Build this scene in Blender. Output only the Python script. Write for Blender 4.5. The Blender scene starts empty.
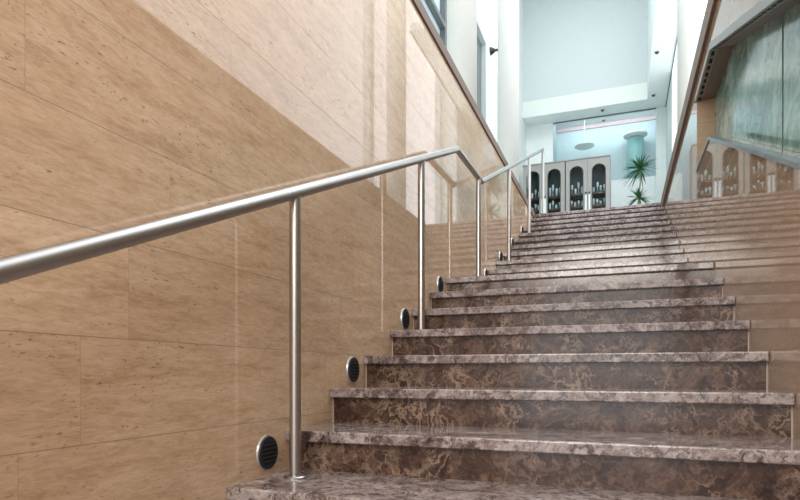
import bpy, bmesh, math, random
from mathutils import Vector, Matrix
random.seed(4)
S = 1.2                       # metres per layout unit
C = bpy.context.scene.collection
PI = math.pi

# ------------------------------------------------------------------ helpers
def V(x, y, z): return Vector((x*S, y*S, z*S))

def link(name, bm, mat, parent=None, smooth=False, bevel=0, loc=None):
    me = bpy.data.meshes.new(name)
    bmesh.ops.recalc_face_normals(bm, faces=bm.faces)
    bm.to_mesh(me); bm.free()
    o = bpy.data.objects.new(name, me); C.objects.link(o)
    for m in (mat if isinstance(mat, (list, tuple)) else [mat]): me.materials.append(m)
    if smooth:
        for p in me.polygons: p.use_smooth = True
    if bevel:
        b = o.modifiers.new('bevel', 'BEVEL'); b.width = bevel*S; b.segments = 3
        b.limit_method = 'ANGLE'; b.angle_limit = math.radians(40)
    if parent is not None:
        o.parent = parent
        if parent.type == 'EMPTY' or parent.parent is not None or True:
            o.location = -world_loc(parent)
    if loc is not None: o.location = loc
    return o

def world_loc(o):
    l = Vector(o.location)
    while o.parent is not None:
        o = o.parent; l = l + Vector(o.location)
    return l

def box(bm, x0, x1, y0, y1, z0, z1):
    vs = [bm.verts.new(V(x, y, z)) for x in (x0, x1) for y in (y0, y1) for z in (z0, z1)]
    for f in ((0,1,3,2),(4,6,7,5),(0,4,5,1),(2,3,7,6),(0,2,6,4),(1,5,7,3)):
        bm.faces.new([vs[i] for i in f])

def prism_x(bm, x0, x1, poly):          # polygon in (y,z), extruded along x
    a = [bm.verts.new(V(x0, y, z)) for y, z in poly]
    b = [bm.verts.new(V(x1, y, z)) for y, z in poly]
    bm.faces.new(a); bm.faces.new(b[::-1])
    n = len(poly)
    for i in range(n): bm.faces.new([a[i], a[(i+1)%n], b[(i+1)%n], b[i]])

def frames(pts, r, n=20, closed_ends=True, bm=None):
    """tube along a polyline (layout units) with mitred corners"""
    P = [Vector(p) for p in pts]
    rings = []
    for i, p in enumerate(P):
        if i == 0: t = (P[1]-P[0]).normalized(); s = 1; nrm = t
        elif i == len(P)-1: t = (P[-1]-P[-2]).normalized(); nrm = t
        else:
            a = (P[i]-P[i-1]).normalized(); b = (P[i+1]-P[i]).normalized(); nrm = (a+b).normalized(); t = a
        ref = Vector((1,0,0)) if abs(t.x) < .9 else Vector((0,1,0))
        u = t.cross(ref).normalized(); v = t.cross(u).normalized()
        ring = []
        for k in range(n):
            q = p + r*(math.cos(2*PI*k/n)*u + math.sin(2*PI*k/n)*v)
            q = q - t*((q-p).dot(nrm)/t.dot(nrm))
            ring.append(bm.verts.new(q*S))
        rings.append(ring)
    for a, b in zip(rings, rings[1:]):
        for k in range(n): bm.faces.new([a[k], a[(k+1)%n], b[(k+1)%n], b[k]])
    if closed_ends: bm.faces.new(rings[0]); bm.faces.new(rings[-1][::-1])

def lathe(bm, cx, cy, prof, n=24, cap=True):      # prof: (r,z)
    rings = []
    for r, z in prof:
        rings.append([bm.verts.new(V(cx+r*math.cos(2*PI*k/n), cy+r*math.sin(2*PI*k/n), z)) for k in range(n)])
    for a, b in zip(rings, rings[1:]):
        for k in range(n): bm.faces.new([a[k], a[(k+1)%n], b[(k+1)%n], b[k]])
    if cap: bm.faces.new(rings[0]); bm.faces.new(rings[-1][::-1])

def tag(o, label, cat, group=None):
    o['label'] = label; o['category'] = cat
    if group: o['group'] = group
    return o
def thing(name, label, cat, x, y, z, group=None):
    o = bpy.data.objects.new(name, None); C.objects.link(o); o.location = V(x, y, z)
    o.empty_display_size = .1
    return tag(o, label, cat, group)
def struct(o):
    o['kind'] = 'structure'; return o

# ------------------------------------------------------------------ materials
def newmat(name):
    m = bpy.data.materials.new(name); m.use_nodes = True
    nt = m.node_tree; b = nt.nodes['Principled BSDF']
    return m, nt, b
def N(nt, t, **kw):
    n = nt.nodes.new(t)
    for k, v in kw.items(): setattr(n, k, v)
    return n
def math_(nt, op, a, b=None, c=None):
    n = N(nt, 'ShaderNodeMath', operation=op)
    for i, x in enumerate((a, b, c)):
        if x is None: continue
        if isinstance(x, (int, float)): n.inputs[i].default_value = x
        else: nt.links.new(x, n.inputs[i])
    return n.outputs[0]
def ramp(nt, fac, stops, interp='LINEAR'):
    r = N(nt, 'ShaderNodeValToRGB'); r.color_ramp.interpolation = interp
    e = r.color_ramp.elements
    while len(e) < len(stops): e.new(.5)
    for i, (p, c) in enumerate(stops):
        e[i].position = p; e[i].color = (*c, 1) if len(c) == 3 else c
    nt.links.new(fac, r.inputs[0]); return r.outputs[0]
def mix(nt, fac, a, b, mode='MIX'):
    n = N(nt, 'ShaderNodeMix', data_type='RGBA', blend_type=mode)
    for s, x in ((0, fac), (6, a), (7, b)):
        if isinstance(x, (int, float)): n.inputs[s].default_value = x
        elif isinstance(x, tuple): n.inputs[s].default_value = (*x, 1)
        else: nt.links.new(x, n.inputs[s])
    return n.outputs[2]
def coords(nt, scale=(1,1,1), rot=(0,0,0)):
    g = N(nt, 'ShaderNodeNewGeometry'); mp = N(nt, 'ShaderNodeMapping')
    mp.inputs['Scale'].default_value = scale; mp.inputs['Rotation'].default_value = rot
    nt.links.new(g.outputs['Position'], mp.inputs[0]); return mp.outputs[0], g.outputs['Position']
def noise(nt, vec, scale, detail=4, rough=.5, dist=0):
    n = N(nt, 'ShaderNodeTexNoise'); nt.links.new(vec, n.inputs['Vector'])
    n.inputs['Scale'].default_value = scale; n.inputs['Detail'].default_value = detail
    n.inputs['Roughness'].default_value = rough; n.inputs['Distortion'].default_value = dist
    return n.outputs['Fac'], n.outputs['Color']

def simple(name, col, rough=.5, metal=0, spec=.5, coat=0):
    m, nt, b = newmat(name)
    b.inputs['Base Color'].default_value = (*col, 1); b.inputs['Roughness'].default_value = rough
    b.inputs['Metallic'].default_value = metal; b.inputs['Specular IOR Level'].default_value = spec
    vec, pos = coords(nt)
    f, c = noise(nt, vec, 9, 3)
    k = mix(nt, ramp(nt, f, [(0, (.93,)*3), (1, (1.04,)*3)]), (0,0,0), (0,0,0))
    mm = mix(nt, 1.0, (*col,), ramp(nt, f, [(.2, (.95,)*3), (.8, (1,)*3)]), 'MULTIPLY')
    nt.links.new(mm, b.inputs['Base Color'])
    nt.nodes.remove(k.node)
    return m

def travertine(name, cA, cB, cC, rough=.1, rows=None, ior=1.5, pit=1.0):
    m, nt, b = newmat(name)
    vec, pos = coords(nt, (1/S, 1/S, 1/S))
    sep = N(nt, 'ShaderNodeSeparateXYZ'); nt.links.new(vec, sep.inputs[0])
    x, y, z = sep.outputs
    y = math_(nt, 'ADD', y, math_(nt, 'MULTIPLY', x, 1.0))   # lets the same veins wrap the jambs
    H = .2168; Z0 = -.1437
    rz = math_(nt, 'DIVIDE', math_(nt, 'SUBTRACT', z, Z0), H)
    row = math_(nt, 'FLOOR', rz); fz = math_(nt, 'SUBTRACT', rz, row)
    wn = N(nt, 'ShaderNodeTexWhiteNoise', noise_dimensions='1D'); nt.links.new(row, wn.inputs['W'])
    off = wn.outputs['Value']
    for r, o in (rows or {}).items():
        cmp_ = math_(nt, 'COMPARE', row, float(r), .3)
        inv = math_(nt, 'SUBTRACT', 1.0, cmp_)
        off = math_(nt, 'ADD', math_(nt, 'MULTIPLY', off, inv), math_(nt, 'MULTIPLY', cmp_, o))
    L = 1.02
    ry = math_(nt, 'DIVIDE', math_(nt, 'SUBTRACT', y, off), L)
    colm = math_(nt, 'FLOOR', ry); fy = math_(nt, 'SUBTRACT', ry, colm)
    def edge(f, w):
        d = math_(nt, 'MINIMUM', f, math_(nt, 'SUBTRACT', 1.0, f))
        return math_(nt, 'LESS_THAN', d, w)
    jz = edge(fz, .0048); jy = edge(fy, .0010)
    joint = math_(nt, 'MAXIMUM', jz, math_(nt, 'MULTIPLY', jy, .28))
    # per-slab offset
    cid = N(nt, 'ShaderNodeCombineXYZ'); nt.links.new(row, cid.inputs[0]); nt.links.new(colm, cid.inputs[1])
    w2 = N(nt, 'ShaderNodeTexWhiteNoise', noise_dimensions='3D'); nt.links.new(cid.outputs[0], w2.inputs['Vector'])
    cv = N(nt, 'ShaderNodeCombineXYZ'); nt.links.new(y, cv.inputs[0]); nt.links.new(z, cv.inputs[1])
    sc = N(nt, 'ShaderNodeVectorMath', operation='MULTIPLY_ADD')
    nt.links.new(w2.outputs['Color'], sc.inputs[0]); sc.inputs[1].default_value = (9, 9, 9); nt.links.new(cv.outputs[0], sc.inputs[2])
    mp = N(nt, 'ShaderNodeMapping'); mp.inputs['Scale'].default_value = (1, 4.6, 1); nt.links.new(sc.outputs[0], mp.inputs[0])
    f1, _ = noise(nt, mp.outputs[0], 4.2, 9, .72, .35)
    f2, _ = noise(nt, mp.outputs[0], 24, 7, .78, .6)
    base = ramp(nt, f1, [(.34, cA), (.48, cB), (.62, cC)])
    base = mix(nt, .5, base, ramp(nt, f2, [(.36, cA), (.5, cB), (.62, cC)]))
    base = mix(nt, .55, base, ramp(nt, w2.outputs['Value'], [(0, (.88,.86,.84)), (1, (1.06,1.05,1.03))]), 'MULTIPLY')
    # pits
    mp2 = N(nt, 'ShaderNodeMapping'); mp2.inputs['Scale'].default_value = (1, 2.6, 1); nt.links.new(sc.outputs[0], mp2.inputs[0])
    p1, _ = noise(nt, mp2.outputs[0], 60, 3, .6, .4)
    p2, _ = noise(nt, mp2.outputs[0], 3.5, 3, .6, .3)
    pits = math_(nt, 'MULTIPLY', ramp(nt, p1, [(.63, (0,)*3), (.66, (1,)*3)]), ramp(nt, p2, [(.46, (0,)*3), (.56, (1,)*3)]))
    base = mix(nt, math_(nt, 'MULTIPLY', pits, .8*pit), base, (.16,.09,.05))
    base = mix(nt, math_(nt, 'MULTIPLY', joint, .62), base, (.13,.085,.055))
    nt.links.new(base, b.inputs['Base Color'])
    b.inputs['IOR'].default_value = ior
    rr, _ = noise(nt, mp.outputs[0], 3, 3)
    ro = math_(nt, 'ADD', math_(nt, 'MULTIPLY', rr, rough*.05), rough*.6)
    ro = math_(nt, 'ADD', ro, math_(nt, 'MULTIPLY', math_(nt, 'MAXIMUM', joint, pits), .5))
    nt.links.new(ro, b.inputs['Roughness'])
    bp = N(nt, 'ShaderNodeBump'); bp.inputs['Strength'].default_value = .12; bp.inputs['Distance'].default_value = .001
    nt.links.new(math_(nt, 'SUBTRACT', 1.0, math_(nt, 'MAXIMUM', jz, pits)), bp.inputs['Height'])
    nt.links.new(bp.outputs[0], b.inputs['Normal'])
    return m

def marble(name, dark, mid, light, vein, rough=.12, sc=9, slab=.0, veinamt=1.0, seed=0.0, thr=(.28,.5,.72)):
    m, nt, b = newmat(name)
    vec, pos = coords(nt, (1/S, 1/S, 1/S))
    add = N(nt, 'ShaderNodeVectorMath', operation='ADD'); nt.links.new(vec, add.inputs[0]); add.inputs[1].default_value = (seed, seed*2, seed)
    # shift per level so each slab differs
    v = add.outputs[0]
    f0, c0 = noise(nt, v, 5, 5, .6)
    dsp = N(nt, 'ShaderNodeVectorMath', operation='MULTIPLY_ADD'); nt.links.new(c0, dsp.inputs[0]); dsp.inputs[1].default_value = (.5,.5,.5); nt.links.new(v, dsp.inputs[2])
    vd = dsp.outputs[0]
    f1, _ = noise(nt, vd, sc, 8, .72, .6)
    f2, _ = noise(nt, vd, 22, 6, .7, .4)
    col = ramp(nt, f1, [(thr[0], dark), (thr[1], mid), (thr[2], light)])
    col = mix(nt, .45, col, ramp(nt, f2, [(.35, dark), (.5, mid), (.68, light)]))
    vs = []
    for scl, w in ((5, .05), (11, .07)):
        vo = N(nt, 'ShaderNodeTexVoronoi', feature='DISTANCE_TO_EDGE'); nt.links.new(vd, vo.inputs['Vector']); vo.inputs['Scale'].default_value = scl
        vs.append(ramp(nt, vo.outputs['Distance'], [(0, (1,)*3), (w, (0,)*3)]))
    f3, _ = noise(nt, v, 6, 4, .6)
    gate = ramp(nt, f3, [(.44, (0,)*3), (.60, (1,)*3)])
    ve = math_(nt, 'MULTIPLY', math_(nt, 'MAXIMUM', vs[0], vs[1]), gate)
    col = mix(nt, math_(nt, 'MULTIPLY', ve, .62*veinamt), col, vein)
    nt.links.new(col, b.inputs['Base Color'])
    b.inputs['Roughness'].default_value = rough; b.inputs['IOR'].default_value = 1.52
    return m

M = {}
rows = {-1:.747, 0:.875, 1:.996, 2:.10, 3:.76, 4:.33, 5:.89, 6:.4, 7:.1, -2:.2}
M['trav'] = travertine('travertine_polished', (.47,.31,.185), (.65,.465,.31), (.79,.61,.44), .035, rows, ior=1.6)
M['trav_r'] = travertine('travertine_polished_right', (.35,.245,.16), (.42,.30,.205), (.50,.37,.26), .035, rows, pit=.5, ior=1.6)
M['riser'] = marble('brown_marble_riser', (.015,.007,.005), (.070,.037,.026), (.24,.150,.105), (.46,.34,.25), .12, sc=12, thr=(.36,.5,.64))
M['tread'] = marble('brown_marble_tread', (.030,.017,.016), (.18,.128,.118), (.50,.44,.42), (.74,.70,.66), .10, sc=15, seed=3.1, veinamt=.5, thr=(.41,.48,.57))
M['white'] = simple('white_paint', (.70,.76,.75), .5)
M['creamband'] = simple('cream_light_band', (.60,.64,.60), .5)
M['soffitwhite'] = simple('white_soffit_paint', (.84,.90,.89), .5)
M['white_cool'] = simple('pale_blue_paint', (.46,.51,.515), .5)
M['cream'] = simple('cream_column_paint', (.70,.70,.66), .45)
M['pale'] = simple('pale_wall_paint', (.56,.63,.63), .5)
M['blueroom'] = simple('blue_room_paint', (.42,.535,.57), .5)
M['capbrown'] = simple('brown_edge_strip', (.17,.108,.075), .5)
M['dark'] = simple('dark_frame', (.02,.022,.026), .4)
M['doorgrey'] = simple('grey_door_paint', (.13,.145,.145), .4)
M['framegrey'] = simple('grey_metal_frame', (.30,.30,.29), .35, .6)
M['soffit'] = simple('brown_grey_soffit', (.17,.135,.115), .4)
M['sill'] = simple('blue_grey_sill', (.20,.24,.265), .25, .3)
M['floor'] = marble('polished_floor_marble', (.10,.07,.06), (.24,.18,.16), (.4,.33,.3), (.5,.42,.38), .12, seed=7)
M['cab'] = simple('beige_grey_cabinet_paint', (.25,.25,.232), .5)
M['hallfloor'] = simple('pale_hall_floor', (.82,.83,.80), .25)
M['cabin'] = simple('cabinet_interior', (.12,.145,.155), .6)
M['shelf'] = simple('reddish_brown_shelf', (.12,.055,.04), .5)
M['sealgreen'] = simple('grey_green_sealant', (.10,.16,.15), .6)
M['knob'] = simple('dark_knob', (.02,.02,.02), .3, .5)
M['handle'] = simple('white_stile_light', (.62,.65,.67), .4)  # bright light on the cabinet door stiles, not a handle
M['leaf'] = simple('dark_green_leaf', (.035,.13,.05), .4)
M['stem'] = simple('plant_stem', (.30,.27,.20), .7)
M['pot'] = simple('terracotta_pot', (.35,.16,.1), .7)
M['teal'] = simple('teal_enamel', (.26,.50,.50), .35)
M['vent'] = simple('black_vent_plastic', (.022,.028,.033), .45, spec=.4)
M['slot'] = simple('vent_slot_black', (.003,.004,.005), .7)
M['ring'] = simple('pale_ring_metal', (.62,.62,.60), .3, .7)
M['grout'] = simple('pale_grout', (.55,.47,.40), .7)
M['pink'] = simple('pinkish_cornice', (.50,.40,.42), .6)
M['glassware'] = simple('clear_glassware', (.80,.85,.87), .12)

def steel():
    m, nt, b = newmat('brushed_stainless_steel')
    b.inputs['Metallic'].default_value = 1
    vec, pos = coords(nt, (1, 1, 1)); f, c = noise(nt, vec, 6, 3)
    nt.links.new(ramp(nt, f, [(0, (.42,.41,.40)), (1, (.50,.49,.475))]), b.inputs['Base Color'])
    b.inputs['Roughness'].default_value = .34
    return m
M['steel'] = steel()

def pane_mat():
    m, nt, b = newmat('cabinet_glass')
    b.inputs['Base Color'].default_value = (.75,.85,.85,1); b.inputs['Roughness'].default_value = .02
    b.inputs['Transmission Weight'].default_value = 1; b.inputs['IOR'].default_value = 1.15
    return m
M['pane'] = pane_mat()

def water_mat():
    m, nt, b = newmat('green_water_film_glass')
    vec, pos = coords(nt, (1/S, 1/S, 1/S))
    mp = N(nt, 'ShaderNodeMapping'); mp.inputs['Scale'].default_value = (1, .42, .42); nt.links.new(vec, mp.inputs[0])
    f1, _ = noise(nt, mp.outputs[0], 3.4, 8, .7, 1.2)
    f2, _ = noise(nt, mp.outputs[0], 12, 7, .75, 1.6)
    c1 = ramp(nt, f1, [(.3, (.06,.15,.13)), (.5, (.15,.29,.25)), (.68, (.34,.51,.46))])
    c2 = ramp(nt, f2, [(.40, (.045,.11,.10)), (.5, (.19,.34,.30)), (.60, (.45,.62,.57))])
    col = mix(nt, .5, c1, c2)
    nt.links.new(col, b.inputs['Base Color'])
    b.inputs['Roughness'].default_value = .12
    bp = N(nt, 'ShaderNodeBump'); bp.inputs['Strength'].default_value = .12; bp.inputs['Distance'].default_value = .006
    nt.links.new(f1, bp.inputs['Height']); nt.links.new(bp.outputs[0], b.inputs['Normal'])
    return m
M['water'] = water_mat()

# ------------------------------------------------------------------ layout
XL, XR = -1.0, .457
Y0, RUN, RISE, Z0 = 1.3076, .3006, .1269, -.3100
T = .034; OV = .03
LAND = 4.37
def lvl(k): return Z0 + k*RISE
def ny(k): return Y0 + k*RUN if k <= 7 else LAND + (k-8)*RUN
TOP = lvl(18); YT = ny(18)
BOT = lvl(-3)

def build_flight(root, ks):
    for k in ks:
        y = ny(k); yb = ny(k+1)+OV if k != 18 else YT+.35
        z = lvl(k)
        bm = bmesh.new(); box(bm, XL+.001, XR-.001, y, yb+.01, z-T, z)
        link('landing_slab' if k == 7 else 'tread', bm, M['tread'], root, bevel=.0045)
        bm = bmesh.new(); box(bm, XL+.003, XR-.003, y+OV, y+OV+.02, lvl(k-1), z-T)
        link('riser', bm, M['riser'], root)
        for xa in (XR-.004, XL+.0005):
            bm = bmesh.new(); box(bm, xa, xa+.0035, y+OV-.003, y+OV+.001, lvl(k-1), z-T)
            link('joint_seal', bm, M['grout'], root)

lo = thing('staircase_flight', 'lower flight of brown marble stairs rising from the foreground to the landing', 'stairs', -.27, Y0, Z0)
build_flight(lo, range(-2, 8))
up = thing('staircase_flight', 'upper flight of brown marble stairs climbing beyond the landing to the bright hall', 'stairs', -.27, LAND, lvl(7))
build_flight(up, range(8, 19))

# concrete body under the treads, floors
bm = bmesh.new(); box(bm, XL-.4, XR+.5, -2.2, ny(-2)+OV+.02, BOT-.1, BOT)
struct(link('floor', bm, M['floor']))
bm = bmesh.new(); box(bm, -1.85, 1.2, YT+.36, 13.0, TOP-.1, TOP)
struct(link('floor_upper', bm, M['hallfloor']))

# left travertine wall
bm = bmesh.new(); box(bm, XL-.14, XL, -2.2, YT+.30, BOT-.1, TOP-.076)
box(bm, XL-.029, XL, -2.2, YT+.30, TOP-.076, TOP-.068)
struct(link('wall_left', bm, M['trav']))
# gallery slabs with brown edge strips
bm = bmesh.new(); box(bm, -1.85, XL-.03, -2.2, YT+.36, TOP-.075, TOP-.002)
struct(link('floor_gallery_left', bm, M['white']))
bm = bmesh.new(); box(bm, XL-.03, XL+.012, -2.2, YT+.30, TOP-.068, TOP)
struct(link('trim_1', bm, M['capbrown'], bevel=.004))
# right travertine wall with the sloping opening
YJ, YN = 4.15, .75
sill = lambda y: 1.283 if y >= 3.587 else 1.283+.4205*(y-3.587)
head = lambda y: 1.748 if y >= 3.51 else 1.748+.4105*(y-3.51)
XB = XR+.22
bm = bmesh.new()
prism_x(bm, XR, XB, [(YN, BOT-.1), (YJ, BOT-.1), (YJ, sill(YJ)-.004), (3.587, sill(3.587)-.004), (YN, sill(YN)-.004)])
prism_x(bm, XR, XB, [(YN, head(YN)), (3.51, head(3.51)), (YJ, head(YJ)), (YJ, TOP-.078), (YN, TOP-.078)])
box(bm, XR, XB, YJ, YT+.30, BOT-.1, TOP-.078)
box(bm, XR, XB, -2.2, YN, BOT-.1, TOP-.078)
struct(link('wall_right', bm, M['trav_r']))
bm = bmesh.new(); box(bm, XR+.03, 1.2, -2.2, YT+.36, TOP-.075, TOP-.002)
struct(link('floor_gallery_right', bm, M['white']))
bm = bmesh.new(); box(bm, XR-.020, XR+.03, -2.2, YT+.30, TOP-.105, TOP+.02)
struct(link('trim_2', bm, M['capbrown'], bevel=.004))

# ------------------------------------------------------------------ water wall in the opening
XG = XR+.103
ww = thing('water_wall', 'green streaked glass water wall behind the sloping opening in the right wall', 'water feature', XG, 2.4, sill(2.4))
cuts = [YN, 1.53, 2.507, 3.51, YJ]
for a, b_ in ((YN, 1.53), (1.53, 2.507), (2.507, YJ)):
    ys = [a+.004] + [q for q in (3.51, 3.587) if a < q < b_] + [b_-.004]
    poly = [(y, sill(y)-.003) for y in ys] + [(y, head(y)+.004) for y in reversed(ys)]
    bm = bmesh.new(); prism_x(bm, XG, XG+.012, poly)
    link('glass_panel', bm, M['water'], ww)
for yc in (1.53, 2.507):
    bm = bmesh.new(); prism_x(bm, XG-.002, XG+.002, [(yc-.004, sill(yc)), (yc+.004, sill(yc)), (yc+.004, head(yc)), (yc-.004, head(yc))])
    link('joint_strip', bm, M['sealgreen'], ww)
# sill strip
bm = bmesh.new()
prism_x(bm, XR-.006, XR+.030, [(YN, sill(YN)-.004), (3.587, sill(3.587)-.004), (3.587, sill(3.587)+.012), (YN, sill(YN)+.012)])
prism_x(bm, XR-.006, XR+.030, [(3.587, sill(YJ)-.004), (YJ-.002, sill(YJ)-.004), (YJ-.002, sill(YJ)+.010), (3.587, sill(YJ)+.012)])
link('sill_strip', bm, M['sill'], ww)
# head lining: soffit, and metal strip with slots
fh = .050
bm = bmesh.new()
for ya, yb in ((YN, 3.51), (3.51, YJ-.002)):
    prism_x(bm, XR+.028, XG-.001, [(ya, head(ya)-.012), (yb, head(yb)-.012), (yb, head(yb)-.001), (ya, head(ya)-.001)])
link('soffit_lining', bm, M['soffit'], ww)
bm = bmesh.new()
for ya, yb in ((YN, 3.51), (3.51, YJ-.002)):
    prism_x(bm, XR-.010, XR+.004, [(ya, head(ya)-.016), (yb, head(yb)-.016), (yb, head(yb)+.022), (ya, head(ya)+.022)])
    prism_x(bm, XR+.022, XR+.030, [(ya, head(ya)-.016), (yb, head(yb)-.016), (yb, head(yb)-.001), (ya, head(ya)-.001)])
    # bars between the slots
    ln = math.hypot(yb-ya, head(yb)-head(ya)); n = max(2, int(ln/.075))
    for i in range(n+1):
        y = ya + (yb-ya)*i/n; y2 = min(y+.022, yb)
        prism_x(bm, XR+.003, XR+.025, [(y, head(y)-.015), (y2, head(y2)-.015), (y2, head(y2)-.006), (y, head(y)-.006)])
link('slotted_frame', bm, M['framegrey'], ww)
bm = bmesh.new()
for ya, yb in ((YN, 3.51), (3.51, YJ-.002)):
    prism_x(bm, XR+.003, XR+.025, [(ya, head(ya)-.005), (yb, head(yb)-.005), (yb, head(yb)-.001), (ya, head(ya)-.001)])
link('slot_backing', bm, M['slot'], ww)

# ------------------------------------------------------------------ handrail
XP = -.90; PR = .0172; RR = .0190
hr = thing('handrail', 'brushed steel handrail on round posts running up beside the left wall', 'handrail', XP, 1.502, Z0)
zr = lambda y: 1.3165+.4290*(y-3.327) if y < 3.327 else (1.325 if y < 3.974 else 1.325+.4245*(y-3.974))
rail = [(XP, -.9, zr(-.9)), (XP, 3.327, 1.3165), (XP, 3.974, 1.325), (XP, 7.385, zr(7.385))]
bm = bmesh.new(); frames(rail, RR, 24, bm=bm)
ro = link('rail', bm, M['steel'], hr, smooth=True)
e = ro.modifiers.new('split', 'EDGE_SPLIT'); e.split_angle = math.radians(24)
posts = [(1.502, 0), (2.67, 4), (3.882, 7), (5.045, 10), (6.23, 14), (7.40, 18)]
for y, k in posts:
    zt = zr(y)-RR*.6 if k < 18 else zr(7.385)+.002
    r = PR if k < 18 else PR*1.0
    bm = bmesh.new(); frames([(XP, y, lvl(k)), (XP, y, zt)], r, 22, bm=bm)
    p = link('post', bm, M['steel'], hr, smooth=True)
    e = p.modifiers.new('split', 'EDGE_SPLIT'); e.split_angle = math.radians(40)
    bm = bmesh.new(); lathe(bm, XP, y, [(.034, lvl(k)), (.034, lvl(k)+.004), (.030, lvl(k)+.007), (PR, lvl(k)+.009)], 28)
    link('base_flange', bm, M['steel'], p)

# ------------------------------------------------------------------ step vents on the left wall
def make_vent():
    root = thing('step_vent', '', 'vent', 0, 0, 0)
    def disc(bm, x0, x1, r0, r1, n=36):
        a = [bm.verts.new(V(x0, r0*math.cos(2*PI*i/n), r0*math.sin(2*PI*i/n))) for i in range(n)]
        b = [bm.verts.new(V(x1, r1*math.cos(2*PI*i/n), r1*math.sin(2*PI*i/n))) for i in range(n)]
        bm.faces.new(a); bm.faces.new(b[::-1])
        for i in range(n): bm.faces.new([a[i], a[(i+1)%n], b[(i+1)%n], b[i]])
    R = .053
    bm = bmesh.new(); disc(bm, 0, .006, R, R*.98); link('rim', bm, M['ring'], root)
    bm = bmesh.new(); disc(bm, .004, .010, R*.95, R*.92); link('face_plate', bm, M['vent'], root)
    bm = bmesh.new()
    for i in range(6):
        z = (i-2.5)*.0125; w = R*.72*math.sqrt(max(.1, 1-(z/(R*.86))**2))
        box(bm, .0095, .0108, -w, w, z-.0028, z+.0028)
    link('slot', bm, M['slot'], root)
    bm = bmesh.new()
    for i in range(5):
        z = (i-2)*.0125; w = R*.70*math.sqrt(max(.1, 1-(z/(R*.86))**2))
        prism_x(bm, .0095, .0135, [(-w, z-.0025), (w, z-.0025), (w, z+.0020), (-w, z+.0020)])
    link('louvre', bm, M['vent'], root)
    return root
vlab = ['round black louvred vent on left wall beside the lowest handrail post',
        'round black louvred vent second from the bottom on left wall',
        'round black louvred vent just left of the second handrail post base',
        'round black vent on left wall one step below the landing',
        'small round black vent on left wall just past the landing post',
        'tiny black vent left of the fourth handrail post base',
        'tiny black vent just right of the fourth handrail post',
        'topmost tiny black vent left of the fifth handrail post']
v0 = make_vent()
for i, k in enumerate((0, 2, 4, 6, 8, 10, 12, 14)):
    if i == 0: r = v0
    else:
        r = v0.copy(); C.objects.link(r)
        for ch in list(v0.children):
            c = ch.copy(); C.objects.link(c); c.parent = r
    r.location = V(XL, ny(k)+.195, lvl(k)+.069)
    r['label'] = vlab[i]; r['group'] = 'round vents above the steps'

# ------------------------------------------------------------------ upper hall
XWL = -1.72; YE, YW, YI = 11.09, 11.5, 12.3; HS = 4.8; HT = 7.6
XS, XW2 = .44, .768
# left hall wall with window and doors
def wall_x(name, x0, x1, y0, y1, z0, z1, holes, mat):
    bm = bmesh.new(); y = y0
    for (a, b, c, d) in sorted(holes):
        if a > y: box(bm, x0, x1, y, a, z0, z1)
        if c > z0: box(bm, x0, x1, a, b, z0, c)
        if d < z1: box(bm, x0, x1, a, b, d, z1)
        y = b
    if y < y1: box(bm, x0, x1, y, y1, z0, z1)
    return struct(link(name, bm, mat))
wall_x('wall_upper_left', XWL-.13, XWL, -2.2, YW, TOP, HT, [(5.0, 5.95, TOP+.25, HT-.5), (7.10, 7.86, TOP+.001, 4.52), (8.62, 9.35, TOP+.001, 4.44)], M['white'])
# window_1
w = bpy.data.objects.new('window_1', None); C.objects.link(w); w.location = V(XWL, 5.0, TOP+.25); struct(w)
bm = bmesh.new()
for a, b_ in ((5.0, 5.05), (5.86, 5.95)): box(bm, XWL-.08, XWL+.01, a, b_, TOP+.25, HT-.5)
for z in (TOP+.25, 3.6, 5.3, HT-.55): box(bm, XWL-.08, XWL+.01, 5.05, 5.86, z, z+.05)
link('window_frame', bm, M['doorgrey'], w)
bm = bmesh.new(); box(bm, XWL-.06, XWL-.05, 5.05, 5.86, TOP+.3, HT-.55)
mw, nt, b = newmat('window_glass_pale'); b.inputs['Base Color'].default_value = (.62,.75,.80,1); b.inputs['Roughness'].default_value = .08
M['wglass'] = mw
link('window_pane', bm, mw, w)
for i, (a, b_, h) in enumerate(((7.10, 7.86, 4.52), (8.62, 9.35, 4.44))):
    d = bpy.data.objects.new('door_%d' % (i+1), None); C.objects.link(d); d.location = V(XWL, a, TOP); struct(d)
    bm = bmesh.new(); box(bm, XWL-.10, XWL-.05, a+.05, b_-.05, TOP+.002, h-.05); link('door_leaf', bm, M['doorgrey'], d)
    bm = bmesh.new()
    box(bm, XWL-.12, XWL+.012, a, a+.05, TOP, h); box(bm, XWL-.12, XWL+.012, b_-.05, b_, TOP, h); box(bm, XWL-.12, XWL+.012, a+.05, b_-.05, h-.05, h)
    link('door_frame', bm, M['pale'], d)
    bm = bmesh.new(); box(bm, XWL-.05, XWL-.03, a+.10, a+.14, 2.85, 3.0); link('door_handle', bm, M['dark'], d)
# dark sign beside the door
# right hall walls
bm = bmesh.new(); box(bm, 1.05, 1.18, -2.2, 10.2, TOP, TOP+.12); struct(link('wall_upper_right', bm, M['white']))
w = bpy.data.objects.new('window_2', None); C.objects.link(w); w.location = V(1.05, -2.2, TOP+.12); struct(w)
for ya, yb in ((6.98, 7.12), (10.14, 10.2), (-2.2, -2.1)):
    bm = bmesh.new(); box(bm, 1.06, 1.16, ya, yb, TOP+.12, HT); link('mullion', bm, M['white'], w)
bm = bmesh.new(); box(bm, XW2, XW2+.10, 10.2, YW, TOP, HT); box(bm, XW2+.10, 1.18, 10.2, 10.3, TOP, HT)
struct(link('wall_side_right', bm, M['white']))
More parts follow.
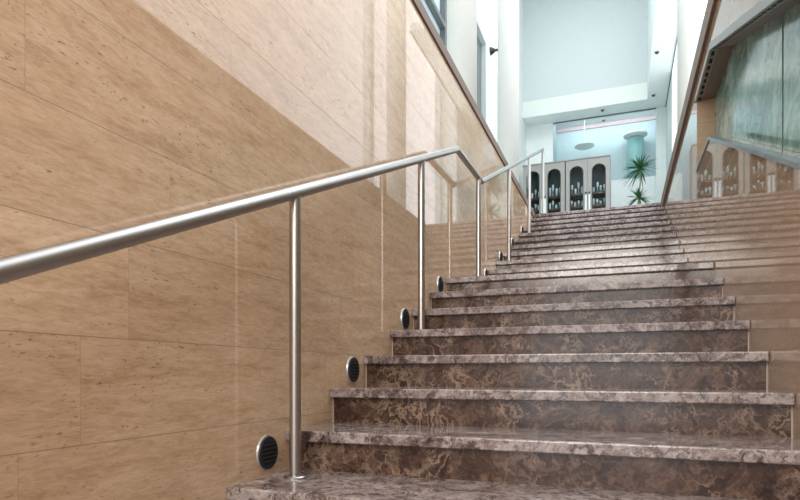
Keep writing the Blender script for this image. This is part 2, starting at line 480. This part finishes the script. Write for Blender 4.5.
# far wall: pilaster, left wall piece, tall face
bm = bmesh.new()
box(bm, XWL, -1.21, YW, YW+.12, TOP, HS)
box(bm, .605, XW2, YW, YW+.12, TOP, HS)
struct(link('wall_back', bm, M['white']))
bm = bmesh.new(); box(bm, XWL, XS, YE+.002, YE+.12, HS+.30, HT)
struct(link('wall_back_upper', bm, M['white_cool']))
bm = bmesh.new(); box(bm, XWL, XS, YE-.001, YE+.12, HS+.001, HS+.30)  # light gradient at the tall face's foot, put in as a cream band
struct(link('wall_back_light_band', bm, M['creamband']))
bm = bmesh.new(); box(bm, XWL, XW2, YE, YW+.12, HS, HS+.18) ; box(bm, XS, XW2, 7.7, YE, HS, HS+.10)
struct(link('ceiling', bm, M['soffitwhite']))
bm = bmesh.new(); box(bm, XS, XS+.03, 7.7, YE, HS+.10, HT)
struct(link('wall_shaft_right', bm, M['white']))
bm = bmesh.new(); box(bm, XW2-.012, XW2, 7.7, YW, HS-.015, HS)
struct(link('trim_3', bm, M['doorgrey']))
bm = bmesh.new(); box(bm, -1.21, .605, YW-.002, YW+.02, HS-.018, HS)
struct(link('trim_4', bm, M['doorgrey']))
# inner room
for nm, xa, xb, ya, yb in (('wall_inner_back', XWL, 1.0, YI, YI+.1), ('wall_inner_left', -1.32, -1.22, YW+.12, YI), ('wall_inner_right', .9, 1.0, YW+.12, YI)):
    bm = bmesh.new(); box(bm, xa, xb, ya, yb, TOP, 4.97); struct(link(nm, bm, M['blueroom']))
bm = bmesh.new(); box(bm, -1.22, .9, YW+.12, YI, 4.97, 5.08); struct(link('ceiling_inner_room', bm, M['pale']))
bm = bmesh.new(); box(bm, -1.22, .9, YI-.04, YI, 4.90, 4.97); struct(link('trim_5', bm, M['pink']))
bm = bmesh.new(); box(bm, -.17, .88, 12.05, YI-.005, TOP, 3.74); struct(link('wall_low_partition', bm, M['white']))
# skylight ring above: upper ceiling strips either side
bm = bmesh.new(); box(bm, XWL, 1.05, 8.6, YE, HT-.1, HT); struct(link('ceiling_upper', bm, M['white']))

# columns
def column(x, y, label):
    bm = bmesh.new(); R = .126
    lathe(bm, 0, 0, [(R, .0), (R, HT-TOP-.001)], 40)
    for f in bm.faces: f.smooth = len(f.verts) == 4
    o = link('round_column', bm, M['cream'], loc=V(x, y, TOP))
    tag(o, label, 'column', 'round white columns of the hall')
    return o
column(-1.25, 4.78, 'round white column above the left wall, nearest one')
column(-1.25, 6.96, 'round white column above the left wall, farther one beside the tall pale wall')
column(.707, 7.02, 'round white column at the right side above the brown edge strip')

# wall speaker on the second column
sp = thing('wall_spotlight', 'small black cone spotlight fixed to the far left column', 'lamp', -1.38, 6.93, 3.865)
# cone pointing left
def cone_x(bm, x0, x1, r0, r1, y, z, n=20):
    a = [bm.verts.new(V(x0, y+r0*math.cos(2*PI*i/n), z+r0*math.sin(2*PI*i/n))) for i in range(n)]
    b = [bm.verts.new(V(x1, y+r1*math.cos(2*PI*i/n), z+r1*math.sin(2*PI*i/n))) for i in range(n)]
    bm.faces.new(a); bm.faces.new(b[::-1])
    for i in range(n): bm.faces.new([a[i], a[(i+1)%n], b[(i+1)%n], b[i]])
bm = bmesh.new(); cone_x(bm, -1.462, -1.405, .052, .020, 6.93, 3.865); link('lamp_head', bm, M['dark'], sp)
bm = bmesh.new(); cone_x(bm, -1.406, -1.370, .014, .014, 6.93, 3.865); link('bracket', bm, M['dark'], sp)

# recessed downlights
def downlight(x, y, z, label):
    t = thing('downlight', label, 'lamp', x, y, z, 'small dark downlights in the white soffits')
    bm = bmesh.new(); lathe(bm, x, y, [(.030, z-.010), (.036, z)], 18); link('trim_ring', bm, M['framegrey'], t)
    bm = bmesh.new(); lathe(bm, x, y, [(.024, z-.022), (.027, z-.0095)], 18); link('lamp_opening', bm, M['dark'], t)
def soff(u, v, Z):
    th = .3617; d = Z*582.47/(372.84-v); l = (u-400)/582.47*d
    return l*math.cos(th)-d*math.sin(th), l*math.sin(th)+d*math.cos(th)
for u, v, Z, lab in ((657, 52, HS, 'dark downlight in the soffit strip by the right column, nearer one'),
                     (653.5, 95, HS, 'dark downlight in the soffit strip by the right column, at the corner'),
                     (602.5, 110, HS, 'dark downlight in the white band above the wide opening'),
                     (603.7, 120, 4.97, 'dark downlight in the ceiling of the blue room')):
    x, y = soff(u, v, Z); downlight(x, y, Z, lab)

# ------------------------------------------------------------------ display cabinets
def arch_door(x0, x1, y, z0, z1, ax0, ax1, az0, az1, bm, th=.03):
    """door slab with an arched opening"""
    r = (ax1-ax0)/2; cx = (ax0+ax1)/2; zs = az1-r
    arc = [(cx+r*math.cos(a), zs+r*math.sin(a)) for a in [PI*i/16 for i in range(17)]]   # right to left
    inner = [(ax1, az0)] + arc + [(ax0, az0)]
    def quadstrip(yf):
        I = [bm.verts.new(V(px, yf, pz)) for px, pz in inner]
        outer = [(x1, z0)] + [(x1, pz) if i == 0 else None for i, (px, pz) in enumerate(arc)]
        O = []
        O.append(bm.verts.new(V(x1, yf, az0)))
        for i, (px, pz) in enumerate(arc):
            a = PI*i/16
            if a <= PI/4: q = (x1, zs+(z1-zs)*math.tan(a))
            elif a < 3*PI/4: q = (cx+(x1-cx)/math.tan(a), z1)
            else: q = (x0, zs+(z1-zs)*(-math.tan(a)))
            O.append(bm.verts.new(V(q[0], yf, q[1])))
        O.append(bm.verts.new(V(x0, yf, az0)))
        for i in range(len(I)-1): bm.faces.new([I[i], I[i+1], O[i+1], O[i]])
        return I, O
    If, Of = quadstrip(y); Ib, Ob = quadstrip(y+th)
    n = len(If)
    for i in range(n-1):
        bm.faces.new([If[i], If[i+1], Ib[i+1], Ib[i]]); bm.faces.new([Of[i], Of[i+1], Ob[i+1], Ob[i]])
    bm.faces.new([If[-1], If[0], Ib[0], Ib[-1]])
    box(bm, x0, x1, y, y+th, z0, az0)

ZC = 3.635; YC = 10.40; DC = .34
def cabinet(x0, x1, label, names):
    t = thing('display_cabinet', label, 'cabinet', (x0+x1)/2, YC, TOP, 'arched glass display cabinets')
    bm = bmesh.new(); e = .02
    box(bm, x0, x0+e, YC, YC+DC, TOP, ZC); box(bm, x1-e, x1, YC, YC+DC, TOP, ZC)
    box(bm, x0+e, x1-e, YC, YC+DC, ZC-e, ZC); box(bm, x0+e, x1-e, YC, YC+DC, TOP, TOP+.06)
    box(bm, (x0+x1)/2-.01, (x0+x1)/2+.01, YC, YC+DC-.02, TOP+.06, ZC-e)
    link('body', bm, M['cab'], t)
    bm = bmesh.new(); box(bm, x0+e, x1-e, YC+DC-.02, YC+DC, TOP+.06, ZC-e); link('back_panel', bm, M['cabin'], t)
    for z in (2.40, 2.857, 3.075):
        for xa, xb in ((x0+e, (x0+x1)/2-.01), ((x0+x1)/2+.01, x1-e)):
            bm = bmesh.new(); box(bm, xa, xb, YC+.03, YC+DC-.02, z-.03, z)
            link('shelf', bm, M['shelf'], t)
    bm = bmesh.new(); box(bm, x0-.003, x1+.003, YC-.045, YC+DC, ZC, ZC+.02); link('cornice', bm, M['cab'], t, bevel=.005)
    xm = (x0+x1)/2
    for j, (a, b_) in enumerate(((x0+.003, xm-.002), (xm+.002, x1-.003))):
        cx = (a+b_)/2; hw = .112
        bm = bmesh.new(); arch_door(a, b_, YC-.032, TOP+.03, ZC-.004, cx-hw, cx+hw, TOP+.25, 3.53, bm)
        d = link('door', bm, M['cab'], t)
        bm = bmesh.new()
        r = hw; zs = 3.53-r
        for q in range(16):
            a0, a1 = PI*q/16, PI*(q+1)/16
            vs = []
            for rr in (r, r-.012):
                for aa in (a0, a1): vs.append((cx+rr*math.cos(aa), zs+rr*math.sin(aa)))
            f = [bm.verts.new(V(p[0], YC-.036, p[1])) for p in (vs[0], vs[1], vs[3], vs[2])]
            g = [bm.verts.new(V(p[0], YC-.020, p[1])) for p in (vs[0], vs[1], vs[3], vs[2])]
            bm.faces.new(f); bm.faces.new(g[::-1])
            for i in range(4): bm.faces.new([f[i], f[(i+1)%4], g[(i+1)%4], g[i]])
        box(bm, cx-r, cx-r+.012, YC-.036, YC-.020, TOP+.25, zs); box(bm, cx+r-.012, cx+r, YC-.036, YC-.020, TOP+.25, zs)
        link('arch_bead', bm, M['dark'], d)
        bm = bmesh.new(); arcp = [(cx+(r-.012)*math.cos(PI*i/16), zs+(r-.012)*math.sin(PI*i/16)) for i in range(17)]
        poly = [(cx+r-.012, TOP+.25)] + arcp + [(cx-r+.012, TOP+.25)]
        fa = [bm.verts.new(V(px, YC-.016, pz)) for px, pz in poly]; ga = [bm.verts.new(V(px, YC-.012, pz)) for px, pz in poly]
        bm.faces.new(fa); bm.faces.new(ga[::-1])
        for i in range(len(fa)): bm.faces.new([fa[i], fa[(i+1)%len(fa)], ga[(i+1)%len(fa)], ga[i]])
        link('glass_pane', bm, M['pane'], d)
        kx = (b_-.026) if j == 0 else (a+.026)
        bm = bmesh.new(); bmesh.ops.create_uvsphere(bm, u_segments=12, v_segments=8, radius=.016*S, matrix=Matrix.Translation(V(kx, YC-.048, 3.056)))
        link('knob', bm, M['knob'], d, smooth=True)
        bm = bmesh.new(); box(bm, kx-.013, kx+.013, YC-.040, YC-.031, 2.45, 3.025); link('stile_highlight', bm, M['handle'], d, bevel=.003)  # white strip stands for bright light on the meeting stile, not hardware
        # glasses
        for z, zi, hh in ((3.075, 'upper', .17), (2.857, 'lower', .12)):
            for q in range(4):
                gx = cx-.084+q*.056+random.uniform(-.006, .006); h = hh*random.choice((.75, .9, 1.0, 1.25))
                if (z > 3 and h > .22): h = .22
                gy = YC+.10+random.uniform(-.03, .03); w_ = .019
                bm = bmesh.new()
                if (q+j) % 2 == 0:
                    lathe(bm, 0, 0, [(w_*.8, 0), (w_*.8, .006), (.004, .010), (.004, h*.45), (w_*.8, h*.6), (w_, h*.8), (w_*.85, h)], 12)
                else:
                    lathe(bm, 0, 0, [(w_*.75, 0), (w_, h*.5), (w_*1.05, h*.8)], 12)
                g = link('drinking_glass', bm, M['glassware'], loc=V(gx, gy, z+.0005), smooth=True)
                tag(g, 'clear drinking glass on the %s shelf behind the %s arched door' % (zi, names[j]), 'glass',
                    'glasses on the %s shelf behind the %s arched door' % (zi, names[j]))
    return t
cabinet(-1.612, -.892, 'beige cabinet with two arched glass doors, left one partly behind the handrail end', ('leftmost', 'second'))
cabinet(-.880, -.160, 'beige cabinet with two arched glass doors, the right one near the potted plant', ('third', 'rightmost'))

# ------------------------------------------------------------------ plant
px, py = .315, 10.92
pl = thing('dracaena_plant', 'tall green dracaena with two spiky heads beside the white pilaster', 'plant', px, py, TOP)
bm = bmesh.new(); lathe(bm, px, py, [(.11, TOP), (.15, TOP+.26), (.155, TOP+.28), (.135, TOP+.28), (.13, TOP+.25)], 24); link('pot', bm, M['pot'], pl)
bm = bmesh.new(); frames([(px, py, TOP+.2), (px-.01, py, 2.7), (px-.02, py, 3.05), (px+.01, py, 3.3), (px, py, 3.55)], .013, 8, bm=bm); link('stem', bm, M['stem'], pl, smooth=True)
def head_leaves(cx, cy, cz, L, n):
    bm = bmesh.new()
    for i in range(n):
        az = random.uniform(0, 2*PI); el = random.uniform(-.55, 1.35)
        ln = L*random.uniform(.75, 1.05)
        d = Vector((math.cos(az)*math.cos(el), math.sin(az)*math.cos(el), math.sin(el)))
        side = d.cross(Vector((0,0,1))).normalized(); upv = side.cross(d).normalized()
        prev = None
        for s in range(6):
            t = s/5; w_ = .0092*(1-t)**.7*(0.6+1.2*min(t*3, 1)) + .0006
            p = Vector((cx, cy, cz)) + d*ln*t + Vector((0,0,-1))*ln*.28*t*t
            c_ = [p-side*w_, p-upv*w_*.35, p+side*w_]
            vs = [bm.verts.new(q*S) for q in c_]
            if prev:
                bm.faces.new([prev[0], prev[1], vs[1], vs[0]]); bm.faces.new([prev[1], prev[2], vs[2], vs[1]])
            prev = vs
    o = link('leaf_head', bm, M['leaf'], pl)
    return o
head_leaves(px+.005, py, 3.54, .36, 80)
head_leaves(px-.02, py, 3.03, .28, 70)

# teal drum with a white disc lid on the partition, and a pale ceiling dish
t = thing('teal_drum_lamp', 'teal cylinder with a wide white disc top above the low white wall', 'lamp', .33, 12.17, 3.74)
t.location = V(.33, 12.18, 3.7405)
bm = bmesh.new(); lathe(bm, .27, 12.13, [(.112, 3.7405), (.148, 3.9), (.15, 4.52)], 32); link('drum', bm, M['teal'], t, smooth=False)
bm = bmesh.new(); lathe(bm, .27, 12.06, [(.15, 4.52), (.215, 4.55), (.215, 4.58)], 32); link('disc_top', bm, M['white'], t)
t = thing('ceiling_dish_lamp', 'pale shallow dish lamp hanging in the blue room above the cabinets', 'lamp', -.66, 12.0, 4.42)
bm = bmesh.new(); lathe(bm, -.66, 12.0, [(.05, 4.425), (.15, 4.435), (.19, 4.455), (.185, 4.46)], 32); link('dish', bm, M['soffitwhite'], t, smooth=False)
bm = bmesh.new(); frames([(-.66, 12.0, 4.46), (-.66, 12.0, 4.97)], .006, 8, bm=bm); link('rod', bm, M['pale'], t)

# ------------------------------------------------------------------ camera
cam = bpy.data.cameras.new('camera'); co = bpy.data.objects.new('camera', cam); C.objects.link(co)
cam.sensor_width = 36; cam.lens = 582.47/800*36; cam.shift_y = (372.84-250)/800
co.rotation_euler = (PI/2, 0, .3617); co.location = (0, 0, 0)
cam.clip_start = .02
bpy.context.scene.camera = co

# ------------------------------------------------------------------ light
wd = bpy.data.worlds.new('world'); bpy.context.scene.world = wd; wd.use_nodes = True
bg = wd.node_tree.nodes['Background']; bg.inputs[0].default_value = (.93,.965,1,1); bg.inputs[1].default_value = 2.2
def area(name, loc, size, sy, power, col, rot):
    l = bpy.data.lights.new(name, 'AREA'); l.shape = 'RECTANGLE'; l.size = size*S; l.size_y = sy*S; l.energy = power; l.color = col
    o = bpy.data.objects.new(name, l); C.objects.link(o); o.location = V(*loc); o.rotation_euler = rot; return o
area('skylight', (-.3, 7.0, 7.4), 2.0, 4.5, 230, (.93,.97,1), (0, 0, 0))
area('room_lamp', (-.25, -2.0, 2.0), 1.8, 1.4, 130, (1,.91,.82), (math.radians(72), 0, 0))
area('inner_room_fill', (-.2, 11.64, 4.888), 1.8, .13, 14, (.9,.98,1), (PI/2, 0, 0))  # unseen fill added behind the ceiling slab to brighten the inner room
sc = bpy.context.scene
sc.view_settings.view_transform = 'Standard'; sc.view_settings.look = 'None'
sc.view_settings.gamma = 1; sc.view_settings.exposure = 0.06
try: sc.view_settings.use_curve_mapping = False
except Exception: pass
sc.cycles.max_bounces = 8; sc.cycles.diffuse_bounces = 5
